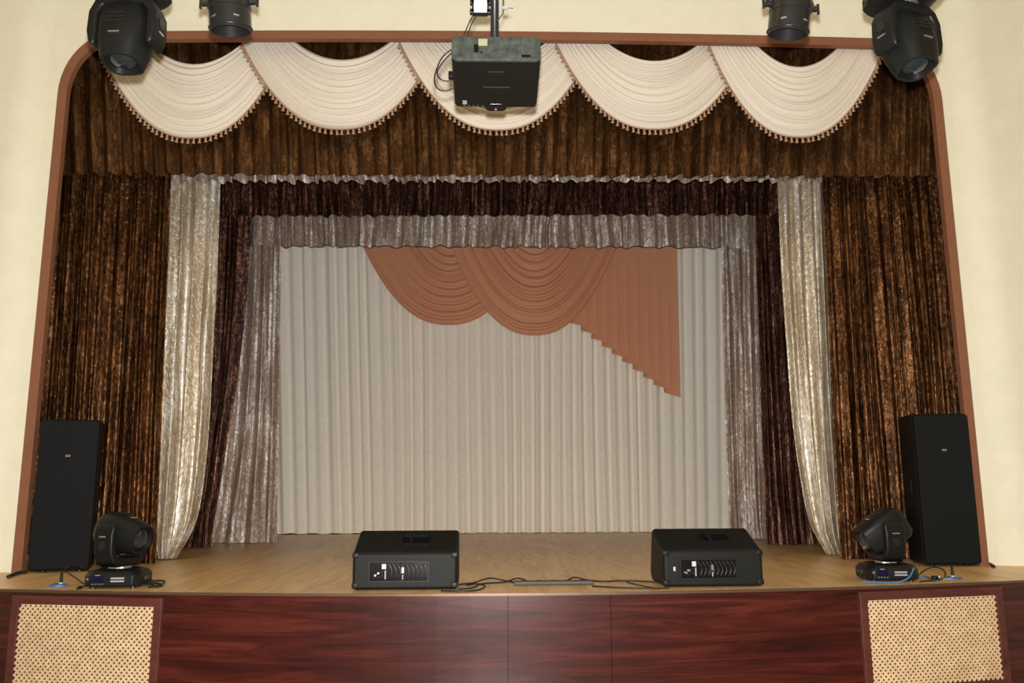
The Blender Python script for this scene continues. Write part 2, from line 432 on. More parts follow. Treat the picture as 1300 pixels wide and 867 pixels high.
# dark brown masking, second set
curtain('wing_curtain', 2.35, [(258, 226), (256, 400), (250, 540), (243, 640), (233, 697)], [(321, 226), (314, 360), (301, 480), (283, 590), (271, 660), (268, 697)], 4, .05, 'darkbrown', 31, rows=40, per=8,
        label='dark brown velvet side curtain swept sideways between two silvery velvet curtains', drift=.03)
curtain('wing_curtain', 2.35, [(957, 226), (962, 360), (967, 500), (971, 620), (975, 692)], [(1003, 226), (1012, 360), (1022, 500), (1034, 620), (1046, 692)], 6, .05, 'darkbrown', 37, rows=40, per=8,
        label='dark brown velvet side curtain falling straight to the floor beside the turned monitor', drift=.03)
curtain('velvet_border', 2.25, [(268, 210), (272, 240), (273, 274)], [(1000, 210), (998, 240), (997, 272)], 46, .045, 'darkbrown', 41, rows=12,
        label='dark brown velvet border above the silvery taupe border', cat='valance', hem=.8, top_amp=.7)
# silver masking, first set
curtain('wing_curtain', 1.0, [(215, 215), (212, 330), (206, 430), (202, 540), (198, 640), (197, 685), (203, 709)],
        [(279, 215), (275, 330), (269, 430), (263, 540), (253, 630), (242, 672), (221, 709)], 4, .055, 'silver', 43, rows=50, per=8,
        label='silver beige velvet side curtain tapering inwards to a gathered hem on both edges', drift=.02)
curtain('wing_curtain', 1.0, [(987, 215), (992, 330), (999, 430), (1007, 530), (1018, 610), (1030, 665), (1052, 706)],
        [(1046, 215), (1050, 330), (1054, 430), (1058, 530), (1063, 620), (1067, 680), (1071, 710)], 4, .05, 'silver', 47, rows=50, per=8,
        label='silver beige velvet side curtain with one curved edge, behind the head with blue cable', drift=.02)
curtain('velvet_border', .85, [(205, 200), (206, 216), (207, 231)], [(1050, 200), (1049, 216), (1048, 230)], 60, .05, 'silver2', 53, rows=10,
        label='thin strip of silver velvet border peeping below the brown pelmet', cat='valance', hem=1.4, top_amp=.7)
# brown house curtains drawn to the sides
curtain('house_curtain', .60, [(70, 205), (58, 380), (44, 560), (30, 719)], [(217, 205), (210, 380), (203, 560), (197, 719)], 15, .038, 'brown', 59, rows=40, per=8,
        label='brown crushed velvet house curtain bunched behind the loudspeaker with the white badge', drift=.012)
curtain('house_curtain', .60, [(1043, 205), (1051, 380), (1060, 560), (1068, 712)], [(1202, 205), (1222, 400), (1238, 560), (1252, 712)], 16, .038, 'brown', 61, rows=40, per=8,
        label='brown crushed velvet house curtain bunched behind the loudspeaker showing its side handle', drift=.02)
curtain('pelmet', .31, [(62, 20), (66, 120), (70, 220)], [(1208, 30), (1206, 120), (1204, 224)], 60, .045, 'brownflat', 67, rows=16, pleat=True, per=5, jit=.45, drift=.002,
        label='brown crushed velvet pleated pelmet across the top of the stage opening', cat='valance', hem=.8, top_amp=.9)

for Yr, px, py, nm in ((.31, 640, 25, 'pelmet'), (.85, 640, 200, 'thin silver border'), (2.25, 640, 210, 'dark brown border'), (3.05, 640, 256.5, 'taupe border'), (4.86, 640, 285, 'backdrop curtain'), ):
    z = at(px, py, Yr).z+.019
    tag(MB().tube([(-5.0, Yr, z), (5.0, Yr, z)], .02, 10).build('curtain_batten', 'metalblack', smooth=True), 'black batten carrying the '+nm, 'batten', 'curtain battens above the stage')
z = at(640, 283, 4.5).z
tag(MB().box(-5.0, 5.0, 4.34, 4.70, z+.0, z+.03).build('curtain_batten', 'metalblack'), 'flat black batten carrying the copper swags', 'batten', 'curtain battens above the stage')
# ------------------------------------------------------------------ ivory swags with tassel fringe
def lathe_mesh(name, prof, n=8):
    b = MB(); b.loft([[(r*math.cos(2*PI*j/n), r*math.sin(2*PI*j/n), z) for j in range(n)] for r, z in prof]); return b.mesh(name)
tassel_me = lathe_mesh('tassel', [(.002, 0), (.002, -.010), (.009, -.014), (.011, -.021), (.006, -.028), (.010, -.034), (.016, -.052)], 8)
tassel_me.materials.append(M['tassel'])
for p in tassel_me.polygons: p.use_smooth = True
def swag_curve(xl, xr, yt, sag, e, t):           # t in -1..1
    return (lerp(xl, xr, (t+1)/2), yt + sag*(1-abs(t)**e))
def swag(name, Y, inn, out, nf, mat, amp, label, cat, group, belly=.05, fringe=True, rows_per=8, cols=44, seed=0, e0=2.0, e1=2.3):
    """inn / out: (x left, x right, y of ends left, y of ends right, sag) of the top edge and of the hem, in pixels"""
    rnd = random.Random(seed); b = MB(); rows = nf*rows_per
    fw = [rnd.uniform(.6, 1.4) for _ in range(nf)]; fh = [rnd.uniform(.55, 1.25) for _ in range(nf)]; fp = [rnd.uniform(0, 3.0) for _ in range(nf)]; tot = sum(fw); edges = [0]
    for q in fw: edges.append(edges[-1]+q/tot)
    for r in range(rows+1):
        k = min(r//rows_per, nf-1); q = (r-k*rows_per)/rows_per; v = lerp(edges[k], edges[k+1], q)
        xl, xr = lerp(inn[0], out[0], v), lerp(inn[1], out[1], v); yl_, yr_ = lerp(inn[2], out[2], v), lerp(inn[3], out[3], v)
        sg = lerp(inn[4], out[4], v); e = lerp(e0, e1, v)
        prof_ = math.sin(PI*q**1.15)**.75 * fh[k]               # rounded fold between two tucked lines
        ph_ = lerp(fp[k], fp[min(k+1, nf-1)], q)
        for c in range(cols+1):
            t = -1 + 2*c/cols
            px, py = swag_curve(xl, xr, 0, sg, e, t); py += lerp(yl_, yr_, (t+1)/2)
            py += 1.1*math.sin(3.1*t+ph_)*math.sin(PI*v)*(1-t*t)
            p = at(px, py, Y)
            p.y -= belly*(1-t*t)*math.sin(PI*min(1, v*.75+.12)) + amp*prof_*(.45+.55*(1-t*t))*(1+.35*math.sin(2.3*t+fp[k])) + .012*v
            b.v.append(tuple(p))
    nc = cols+1
    for r in range(rows):
        for c in range(cols): b.f.append((r*nc+c, r*nc+c+1, (r+1)*nc+c+1, (r+1)*nc+c))
    cen = Vector(b.v[cols//2])
    t = tag(empty(name, cen), label, cat, group)
    b.v = [tuple(Vector(v)-cen) for v in b.v]
    b.build('drape', mat, t, smooth=True)
    hem = [Vector(v) for v in b.v[-nc:]]
    if fringe:
        MB().tube([p+Vector((0, -.004, -.002)) for p in hem], .007, 6).build('fringe_braid', 'tassel', t, smooth=True)
        acc = 0; step = .047
        for i in range(len(hem)-1):
            seg = (hem[i+1]-hem[i]).length; s = step-acc
            while s < seg:
                p = hem[i].lerp(hem[i+1], s/seg)
                o = bpy.data.objects.new('tassel', tassel_me); COL.objects.link(o); o.parent = t
                o.location = p + Vector((0, -.008, -.003)); o.rotation_euler = (rnd.uniform(-.1, .1), rnd.uniform(-.15, .15), 0)
                s += step
            acc = seg-(s-step)
    else:
        MB().tube([p+Vector((0, -.003, 0)) for p in hem], .004, 6).build('hem_roll', mat, t, smooth=True)
    return t
G = 'ivory swags along the pelmet'
swag('swag', .225, (190, 312, 56, 51, 29), (122, 369, 52, 50, 126), 13, 'ivory', .030, 'ivory fringed swag partly hidden behind a moving head beside the upright par lamp', 'swag', G, seed=1)
swag('swag', .188, (371, 499, 50, 50, 27), (305, 561, 50, 50, 116), 13, 'ivory', .030, 'ivory fringed swag between the round black par lamp and the projector', 'swag', G, seed=2)
swag('swag', .150, (568, 698, 50, 50, 27), (505, 759, 50, 50, 117), 13, 'ivory', .030, 'ivory fringed swag hanging directly behind the projector', 'swag', G, seed=3)
swag('swag', .113, (766, 893, 50, 51, 28), (703, 957, 50, 50, 116), 13, 'ivory', .030, 'ivory fringed swag between the projector and the tilted par lamp', 'swag', G, seed=4)
swag('swag', .076, (956, 1067, 52, 56, 32), (897, 1123, 52, 58, 121), 13, 'ivory', .030, 'ivory fringed swag hanging outermost, with its whole free end beside a moving head', 'swag', G, seed=5)
G = 'copper swags before the backdrop'
swag('swag', 4.63, (545, 600, 285, 285, 28), (449, 690, 285, 285, 128), 11, 'copper', .05, 'copper voile swag partly covered by a larger neighbouring swag', 'swag', G, belly=.08, fringe=False, seed=6)
swag('swag', 4.44, (645, 712, 283, 283, 30), (562, 794, 283, 283, 143), 12, 'copper', .05, 'copper voile swag overlapping both its neighbour swag and the pleated tail', 'swag', G, belly=.08, fringe=False, seed=7)
# pleated tail (jabot)
def jabot():
    Y = 4.56; b = MB(); np_ = 12; px0, px1 = 700.0, 853.0; cols = []
    s = 0.0; adv = (px1-px0)/np_
    S = np_*(adv*1.55+adv*.55)
    for k in range(np_):
        x = px0+k*adv
        for j in range(5):
            q = j/4; cols.append((x+adv*1.45*q, s+adv*1.55*q, .085*(1-q)**1.4))
        s += adv*1.55
        if k < np_-1:
            for j in range(1, 4):
                q = j/4; cols.append((x+adv*1.45-adv*.45*q, s+adv*.55*q, .085*q))
        s += adv*.55
    rows = 14
    for r in range(rows+1):
        v = r/rows
        for x, sc, d in cols:
            t = sc/S; yb = lerp(388, 507, t); xx = x + (x-780)*.045*v + 2*v
            p = at(xx, lerp(283, yb, v), Y); p.y += d*(1+.3*v); b.v.append(tuple(p))
    nc = len(cols)
    for r in range(rows):
        for c in range(nc-1): b.f.append((r*nc+c, r*nc+c+1, (r+1)*nc+c+1, (r+1)*nc+c))
    o = b.build('swag_tail', 'copper', smooth=False)
    tag(o, 'copper voile pleated tail with a stepped slanting hem before the backdrop', 'curtain')
jabot()

# ------------------------------------------------------------------ loudspeakers
def rrect(w, h, r, k=5, cx=0, cy=0):
    out = []
    for sx, sy, a0 in ((1, 1, 0), (-1, 1, 90), (-1, -1, 180), (1, -1, 270)):
        for i in range(k+1):
            a = math.radians(a0+90*i/k); out.append((cx+sx*(w/2-r)+r*math.cos(a), cy+sy*(h/2-r)+r*math.sin(a)))
    return out
def pa_speaker(loc, rz, H, W, label, handles):
    t = tag(empty('loudspeaker', loc, (0, 0, rz)), label, 'loudspeaker', 'tall loudspeakers beside the stage opening'); bd_ = 'silvermetal' if handles else 'greyprint'
    D = .36
    MB().prism([(-W/2, -.02), (W/2, -.02), (W/2*.74, D), (-W/2*.74, D)], 'z', .012, H).build('cabinet', 'black', t, bevel=.018, seg=3)
    b = MB(); o1 = rrect(W-.004, H-.02, .03, 5, 0, H/2+.006)
    secs = [[(x, -.02, z) for x, z in o1], [(x, -.045, z) for x, z in o1],
            [(x*.97, -.058, H/2+(z-H/2)*.985) for x, z in o1]]
    b.loft(secs).build('grille', 'blackgrille', t, smooth=False, bevel=.006)
    MB().prism(rrect(.034, .014, .006, 4, 0, H*.755), 'y', -.064, -.056).build('badge', bd_, t)
    MB().prism(rrect(.022, .006, .002, 3, 0, H*.755), 'y', -.066, -.062).build('badge_print', 'plastic', t)
    for sx in (-1, 1):
        nx = W/2*.87*sx
        MB().box(nx-.012, nx+.012, .12, .22, H*.46, H*.56).build('side_handle', 'plastic', t, bevel=.008)
        MB().prism(rrect(.05, .05, .024, 5, .17, H*.40), 'x', nx-.012, nx+.012).build('pole_socket', 'plastic', t)
    for x in (-W/2+.06, W/2-.06):
        for y in (.03, .30):
            MB().prism(rrect(.04, .04, .019, 4, x*.85, y), 'z', 0, .014).build('foot', 'plastic', t)
    return t
pL = onz(70, 727, ZS); pR = onz(1213, 719.5, ZS)
hL = at(79, 532, pL.y).z - ZS; hR = at(1200, 524.5, pR.y).z - ZS
wL = (at(109, 715, pL.y)-at(36, 715, pL.y)).x; wR = (at(1248, 700, pR.y)-at(1177, 700, pR.y)).x
pa_speaker((pL.x+.005, pL.y+.06, ZS), math.radians(13), hL, wL*.99, 'tall black loudspeaker with white badge next to the head aimed across stage', 1)
pa_speaker((pR.x, pR.y+.06, ZS), math.radians(-3), hR, wR*.99, 'tall black loudspeaker showing its side handle behind blue cable', 0)

# ------------------------------------------------------------------ stage monitors
def monitor(px, py, wpx, rz, label, badge=False):
    p = onz(px, py, ZS); W = (at(px+wpx/2, py, p.y)-at(px-wpx/2, py, p.y)).x
    t = tag(empty('stage_monitor', (p.x, p.y, ZS), (0, 0, rz)), label, 'monitor speaker', 'wedge monitors at the stage edge')
    h = .222
    pr = [(0, .004), (0, h), (.29, .345), (.325, .325), (.40, .06), (.36, .004)]
    MB().prism(pr, 'x', -W/2, W/2).build('cabinet', 'wedge', t, bevel=.02, seg=3)
    for sx in (-1, 1):
        for z in (.03, h-.015):
            MB().box(sx*(W/2-.018)-.02, sx*(W/2-.018)+.02, -.004, .04, z-.018, z+.018).build('corner_cap', 'plastic', t, bevel=.008)
    # baffle grille on the performers' side
    MB().prism([(.335, .33), (.343, .333), (.411, .07), (.403, .06)], 'x', -W/2+.03, W/2-.03).build('grille', 'blackgrille', t)
    # handle on the sloping top
    sl = math.atan2(.345-h, .29); hd = empty('handle', (0, 0, 0)); bpy.data.objects.remove(hd)
    def top(x, s, up):            # point on the sloping top
        return (x, s*math.cos(sl)-up*math.sin(sl), h + s*math.sin(sl)+up*math.cos(sl))
    cx = .055*W/.62
    ring = rrect(.205, .125, .03, 5, cx, .165); ring2 = rrect(.175, .10, .024, 5, cx, .165)
    b = MB(); b.loft([[top(x, s, -.004) for x, s in ring], [top(x, s, .007) for x, s in ring], [top(x, s, .007) for x, s in ring2], [top(x, s, .0015) for x, s in ring2]])
    hdl = b.build('handle', 'plastic', t)
    b = MB(); b.loft([[top(x, s, .0015) for x, s in ring2], [top(x, s, .003) for x, s in ring2]]).build('recess_shade_plate', 'gloss', hdl)  # dark plate painted as the handle hollow's shade, nothing is sunk in
    b = MB(); b.loft([[top(x, s, u) for x, s in rrect(.02, .10, .006, 3, cx-.034, .165)] for u in (.002, .012)]).build('grip', 'wedge', hdl)
    # amplifier plate on the back
    x0, x1, z0, z1 = -.205*W/.62, .135*W/.62, .058, .165
    fr = MB().box(x0, x1, -.006, .004, z0, z1).build('amplifier_plate', 'gloss', t, bevel=.003)
    for za, zb in ((z0-.008, z0), (z1, z1+.008)): MB().box(x0-.008, x1+.008, -.010, .002, za, zb).build('plate_rim', 'plastic', fr)
    for xa, xb in ((x0-.008, x0), (x1, x1+.008)): MB().box(xa, xb, -.010, .002, z0, z1).build('plate_rim', 'plastic', fr)
    fx = lerp(x0, x1, .36)
    for i in range(9):
        xx = lerp(fx, x1-.012, i/8); pts = []
        for j in range(7):
            q = j/6; pts.append((xx+.022*math.sin(PI*q)-.008*q-.01, -.010, lerp(z0+.008, z1-.008, q)))
        MB().tube(pts, .0035, 5).build('cooling_fin', 'metalblack', fr, smooth=True)
    lx = lerp(x0, x1, .24)
    MB().box(lx-.012, lx+.014, -.0085, -.005, z1-.038, z1-.008).build('label_print', 'white', fr)
    MB().box(lx+.006, lx+.014, -.0085, -.005, z0+.010, z1-.046).build('label_print', 'greyprint', fr)
    for k, (dx, dz) in enumerate(((-.032, .02), (-.032, .045), (-.008, .03), (-.050, .032), (-.010, .05))):
        b = MB(); c = (lx+dx, z0+dz)
        b.loft([[(c[0]+r*math.cos(a*PI/5), y, c[1]+r*math.sin(a*PI/5)) for a in range(10)] for r, y in ((.009, -.005), (.009, -.012), (.006, -.018))])
        b.build('knob', 'silvermetal' if k % 2 else 'plastic', fr)
    mx = lerp(x0, x1, .57)
    MB().box(mx-.006, mx+.006, -.016, -.006, z0+.045, z0+.078).build('switch', 'silvermetal', fr)
    MB().box(mx-.003, mx+.003, -.014, -.006, z0+.008, z0+.035).build('switch', 'greyprint', fr)
    if badge: MB().box(x0-.045, x0-.033, -.004, .002, .10, .125).build('badge', 'white', t)
    return t
monitor(513.5, 749.5, 134, math.radians(0), 'black wedge monitor facing the backdrop squarely, near the shorter cable tangle')
monitor(907, 745.5, 128, math.radians(1.5), 'black wedge monitor turned slightly, with a white badge on its back', True)

# ------------------------------------------------------------------ moving heads
def sup(n, r, e=3.0, sy=1.0):
    out = []
    for j in range(n):
        a = 2*PI*j/n; c, s = math.cos(a), math.sin(a)
        out.append((r*math.copysign(abs(c)**(2/e), c), sy*r*math.copysign(abs(s)**(2/e), s)))
    return out
def moving_head(loc, rot, pan, tilt, scale, label, group, hanging=False, square=3.0):
    """pan: heading of the beam (0 = +x) seen from above in the local frame, tilt: beam elevation"""
    t = tag(empty('moving_head_light', loc, rot), label, 'stage light', group)
    t.scale = (scale,)*3
    # base
    b = MB()
    def oct_(w, d, c): return [(w/2-c, -d/2), (w/2, -d/2+c), (w/2, d/2-c), (w/2-c, d/2), (-w/2+c, d/2), (-w/2, d/2-c), (-w/2, -d/2+c), (-w/2+c, -d/2)]
    b.loft([[(x, y, z) for x, y in oct_(w_, d_, .045)] for w_, d_, z in ((.36, .30, .012), (.37, .31, .03), (.37, .31, .085), (.32, .27, .115), (.25, .22, .125))])
    base = b.build('base', 'plastic', t, bevel=.006)
    MB().box(-.125, -.045, -.158, -.150, .042, .086).build('display', 'display', base)
    MB().box(-.100, -.070, -.160, -.150, .088, .092).build('display_print', 'greyprint', base)
    for i in range(4): MB().box(-.12+i*.021, -.108+i*.021, -.159, -.150, .030, .036).build('button', 'silvermetal', base)
    for z in (.045, .064): MB().box(0.0, .088, -.159, -.150, z, z+.011).build('label_print', 'greyprint', base)
    b = MB(); b.loft([[(-.148+.008*math.cos(a*PI/4), y, .066+.008*math.sin(a*PI/4)) for a in range(8)] for y in (-.15, -.160)]); b.build('knob', 'silvermetal', base)
    for sx in (-1, 1):
        for sy in (-1, 1): MB().prism(rrect(.04, .04, .019, 3, sx*.13, sy*.10), 'z', 0, .014).build('foot', 'metalblack', base)
        MB().box(sx*.188-.008, sx*.188+.008, -.05, .05, .045, .075).build('carry_handle', 'metalblack', base, bevel=.004)
    b = MB(); b.loft([[(r*math.cos(a*PI/10), r*math.sin(a*PI/10), z) for a in range(20)] for r, z in ((.075, .12), (.075, .138))]); b.build('pan_bearing', 'silvermetal', t, smooth=False)
    # yoke: crossbar and two tapered arms; tilt axis is across the beam heading
    d = Vector((math.cos(pan), math.sin(pan), 0)); a = Vector((-d.y, d.x, 0)); up = Vector((0, 0, 1)); zc = .355
    prof_y = [(-.150, zc+.080), (-.176, zc+.058), (-.190, zc-.01), (-.186, .235), (-.155, .168), (-.10, .136), (.10, .136), (.155, .168), (.186, .235), (.190, zc-.01),
              (.176, zc+.058), (.150, zc+.080), (.136, zc+.055), (.136, .245), (.105, .196), (-.105, .196), (-.136, .245), (-.136, zc+.055)]
    b = MB(); nn = len(prof_y); half = nn//2
    for y in (-.075, .075): b.v += [tuple(a*x + up*z + d*y) for x, z in prof_y]
    for i in range(nn): b.f.append((i, (i+1) % nn, nn+(i+1) % nn, nn+i))
    quads = [(0, 1, 2, 17), (17, 2, 3, 16), (16, 3, 4, 15), (15, 4, 5, 6, 7, 14), (14, 7, 8, 13), (13, 8, 9, 12), (12, 9, 10, 11)]
    for q in quads: b.f += [q, tuple(nn+i for i in q[::-1])]
    yk = b.build('yoke', 'plastic', t, bevel=.016, seg=3)
    for s in (-1, 1):
        q = a*(s*.190)
        b = MB(); vv = [q + d*x + up*(zc+z-.02) for x, z in ((-.026, .004), (.026, .004), (.026, .012), (-.026, .012))]
        b.loft([[tuple(p+a*(s*.003)) for p in vv], [tuple(p-a*(s*.010)) for p in vv]]); b.build('badge_print', 'silvermetal', yk)
        b = MB(); b.loft([[tuple(q + a*(s*e) + d*(.03*math.cos(k*PI/6)) + up*(zc-.07+.03*math.sin(k*PI/6))) for k in range(12)] for e in (-.012, .003)]); b.build('tilt_lock', 'metalblack', yk)
    # head
    dd = d*math.cos(tilt) + up*math.sin(tilt); uu = a.cross(dd).normalized() * (1 if a.cross(dd).z >= 0 else -1)
    if abs(dd.z) > .999: uu = d
    O = up*zc; b = MB()
    prof_ = [(-.165, .070), (-.155, .100), (-.12, .122), (-.04, .130), (.05, .126), (.12, .112), (.155, .104), (.175, .100), (.175, .086), (.150, .078)]
    b.loft([[tuple(O + dd*s + a*x + uu*y) for x, y in sup(24, r, square)] for s, r in prof_])
    hd = b.build('head', 'plastic', t, smooth=True)
    es = hd.modifiers.new('es', 'EDGE_SPLIT'); es.split_angle = .6
    b = MB(); b.loft([[tuple(O + dd*s + a*x + uu*y) for x, y in sup(20, r, 2.0)] for s, r in ((.150, .074), (.162, .066), (.171, .045), (.176, .018), (.177, .004))]); b.build('lens', 'lens', t, smooth=True)
    for s in (-.06, -.035, -.01):
        for q in (-1, 1):
            b = MB(); b.loft([[tuple(O + dd*(s+e) + a*(x*.25) + uu*(q*y)) for x in (-.2, .2) for y in ((.127, .135) if x < 0 else (.135, .127))] for e in (0, .008)]); b.build('vent_rib', 'metalblack', hd)
    for q in (-1, 1):
        b = MB(); b.loft([[tuple(O + dd*(.055+e) + a*x + uu*(q*y)) for x, y in ((-.03, .124), (.03, .124), (.03, .130), (-.03, .130))] for e in (0, .007)]); b.build('badge_print', 'silvermetal', hd)
    if hanging:
        MB().tube([(0, 0, .02), (0, 0, -.07)], .016, 10).build('clamp_bolt', 'metalblack', t)
        b = MB(); b.tube([(0, .045*math.cos(q*PI/10), -.10+.045*math.sin(q*PI/10)) for q in range(3, 18)], .012, 8); b.build('hook_clamp', 'metalblack', t, smooth=True)
    return t
GF = 'moving heads on the stage floor'; GH = 'moving heads hung from the lighting pipe'
p1 = onz(135, 748.5, ZS); p2 = onz(1141, 739.5, ZS)
moving_head((p1.x, p1.y+.17, ZS), (0, 0, math.radians(4)), math.radians(-20), math.radians(-14), .93, 'black moving head light standing on stage edge, lens aimed across the stage floor', GF, square=2.6)
moving_head((p2.x, p2.y+.16, ZS), (0, 0, math.radians(-5)), math.radians(186), math.radians(-30), .90, 'black moving head light on stage edge with a blue cable looped before it', GF, square=5)
# hung overhead: pipe across the hall, 3.6 m from the camera
YP = CAM.y + 3.45
q1 = at(161, 47, YP); q2 = at(1152, 52, YP)
ZP = q1.z + .355*.82 + .10*.82 + .005
tag(MB().tube([(wl[-1][0]+.12, YP, ZP), (wr[-1][0]-.12, YP, ZP)], .024, 14).build('lighting_pipe', 'metalblack', smooth=True), 'black steel lighting pipe spanning the hall above the projector', 'pipe')
HS = .82
moving_head((q1.x, YP, q1.z+.355*HS), (PI, 0, math.radians(0)), math.radians(-86), math.radians(97), HS, 'black moving head light hung overhead beside the upright par lamp', GH, True, 3.0)
moving_head((q2.x, YP, q1.z+.355*HS), (PI, 0, math.radians(0)), math.radians(-110), math.radians(104), HS, 'black moving head light hung overhead beside the tilted par lamp, lens turned aside', GH, True, 3.0)

# ------------------------------------------------------------------ par cans
def par_can(px, py, axis, label, yaw_=0):
    """px,py: pixel of the mouth centre"""
    p = at(px, py, YP+.05); ax = Vector(axis).normalized()
    t = tag(empty('par_lamp', (p.x, p.y, p.z)), label, 'stage light', 'par lamps hung from the lighting pipe')
    sx = Vector((1, 0, 0)); sx = (sx-ax*sx.dot(ax)).normalized(); sy = ax.cross(sx)
    def circ(s, r, n=24): return [tuple(ax*s + sx*(r*math.cos(2*PI*j/n)) + sy*(r*math.sin(2*PI*j/n))) for j in range(n)]
    b = MB(); b.loft([circ(s, r) for s, r in ((-.36, .030), (-.355, .055), (-.32, .078), (-.27, .090), (-.13, .092), (-.128, .096), (-.10, .096), (-.098, .092), (0, .092), (.0, .084), (-.09, .080))])
    body = b.build('can', 'metalblack', t, smooth=True); es = body.modifiers.new('es', 'EDGE_SPLIT'); es.split_angle = .5
    b = MB(); b.loft([circ(s, r) for s, r in ((-.07, .080), (-.055, .06), (-.05, .01))]); b.build('lens', 'lens', body, smooth=True)
    b = MB(); b.tube([Vector(q) for q in circ(-.012, .094, 24)]+[Vector(circ(-.012, .094, 24)[0])], .004, 6); b.build('filter_frame_rim', 'metalblack', body, smooth=True)
    for s in (-1, 1):
        c = MB().box(-.012, .012, -.003, .003, -.004, .004).build('filter_clip', 'silvermetal', body, bevel=.001)
        c.location = ax*(-.030) + sx*(s*.050) + Vector((0, -.079, 0)); c.rotation_euler = (0, 0, s*.6)
    H = ZP-p.z; c0 = ax*(-.13)
    lft = c0 - sx*.108; rgt = c0 + sx*.108
    tl = Vector((lft.x*.9+c0.x*.1, 0, H-.10)); tr = Vector((rgt.x*.9+c0.x*.1, 0, H-.10))
    b = MB()
    path = smooth_path([lft, lft.lerp(tl, .5), tl, (tl+tr)/2+Vector((0, 0, .012)), tr, rgt.lerp(tr, .5), rgt], 4)
    b.tube(path, .008, 6); b.build('yoke', 'metalblack', t, smooth=True)
    for q, s in ((lft, -1), (rgt, 1)):
        k = MB().tube([q+sx*(s*-.015), q+sx*(s*.012)], .016, 8); k.add([], []); kn = k.build('knob', 'metalblack', t)
        c_ = q+sx*(s*.020); MB().box(c_.x-.006, c_.x+.006, c_.y-.006, c_.y+.006, c_.z-.026, c_.z+.026).build('wing', 'metalblack', kn, bevel=.003)
    mid = (tl+tr)/2
    MB().tube([mid+Vector((0, 0, .0)), Vector((mid.x, -.05, H+.03))], .012, 8).build('clamp', 'metalblack', t)
    return t
par_can(293, 40, (.045, .22, -1), 'black par lamp hung upright next to a moving head, above the ivory swags')
par_can(1000, 44, (-.10, .22, -1), 'black par lamp hung at a tilt between two swags and a moving head')

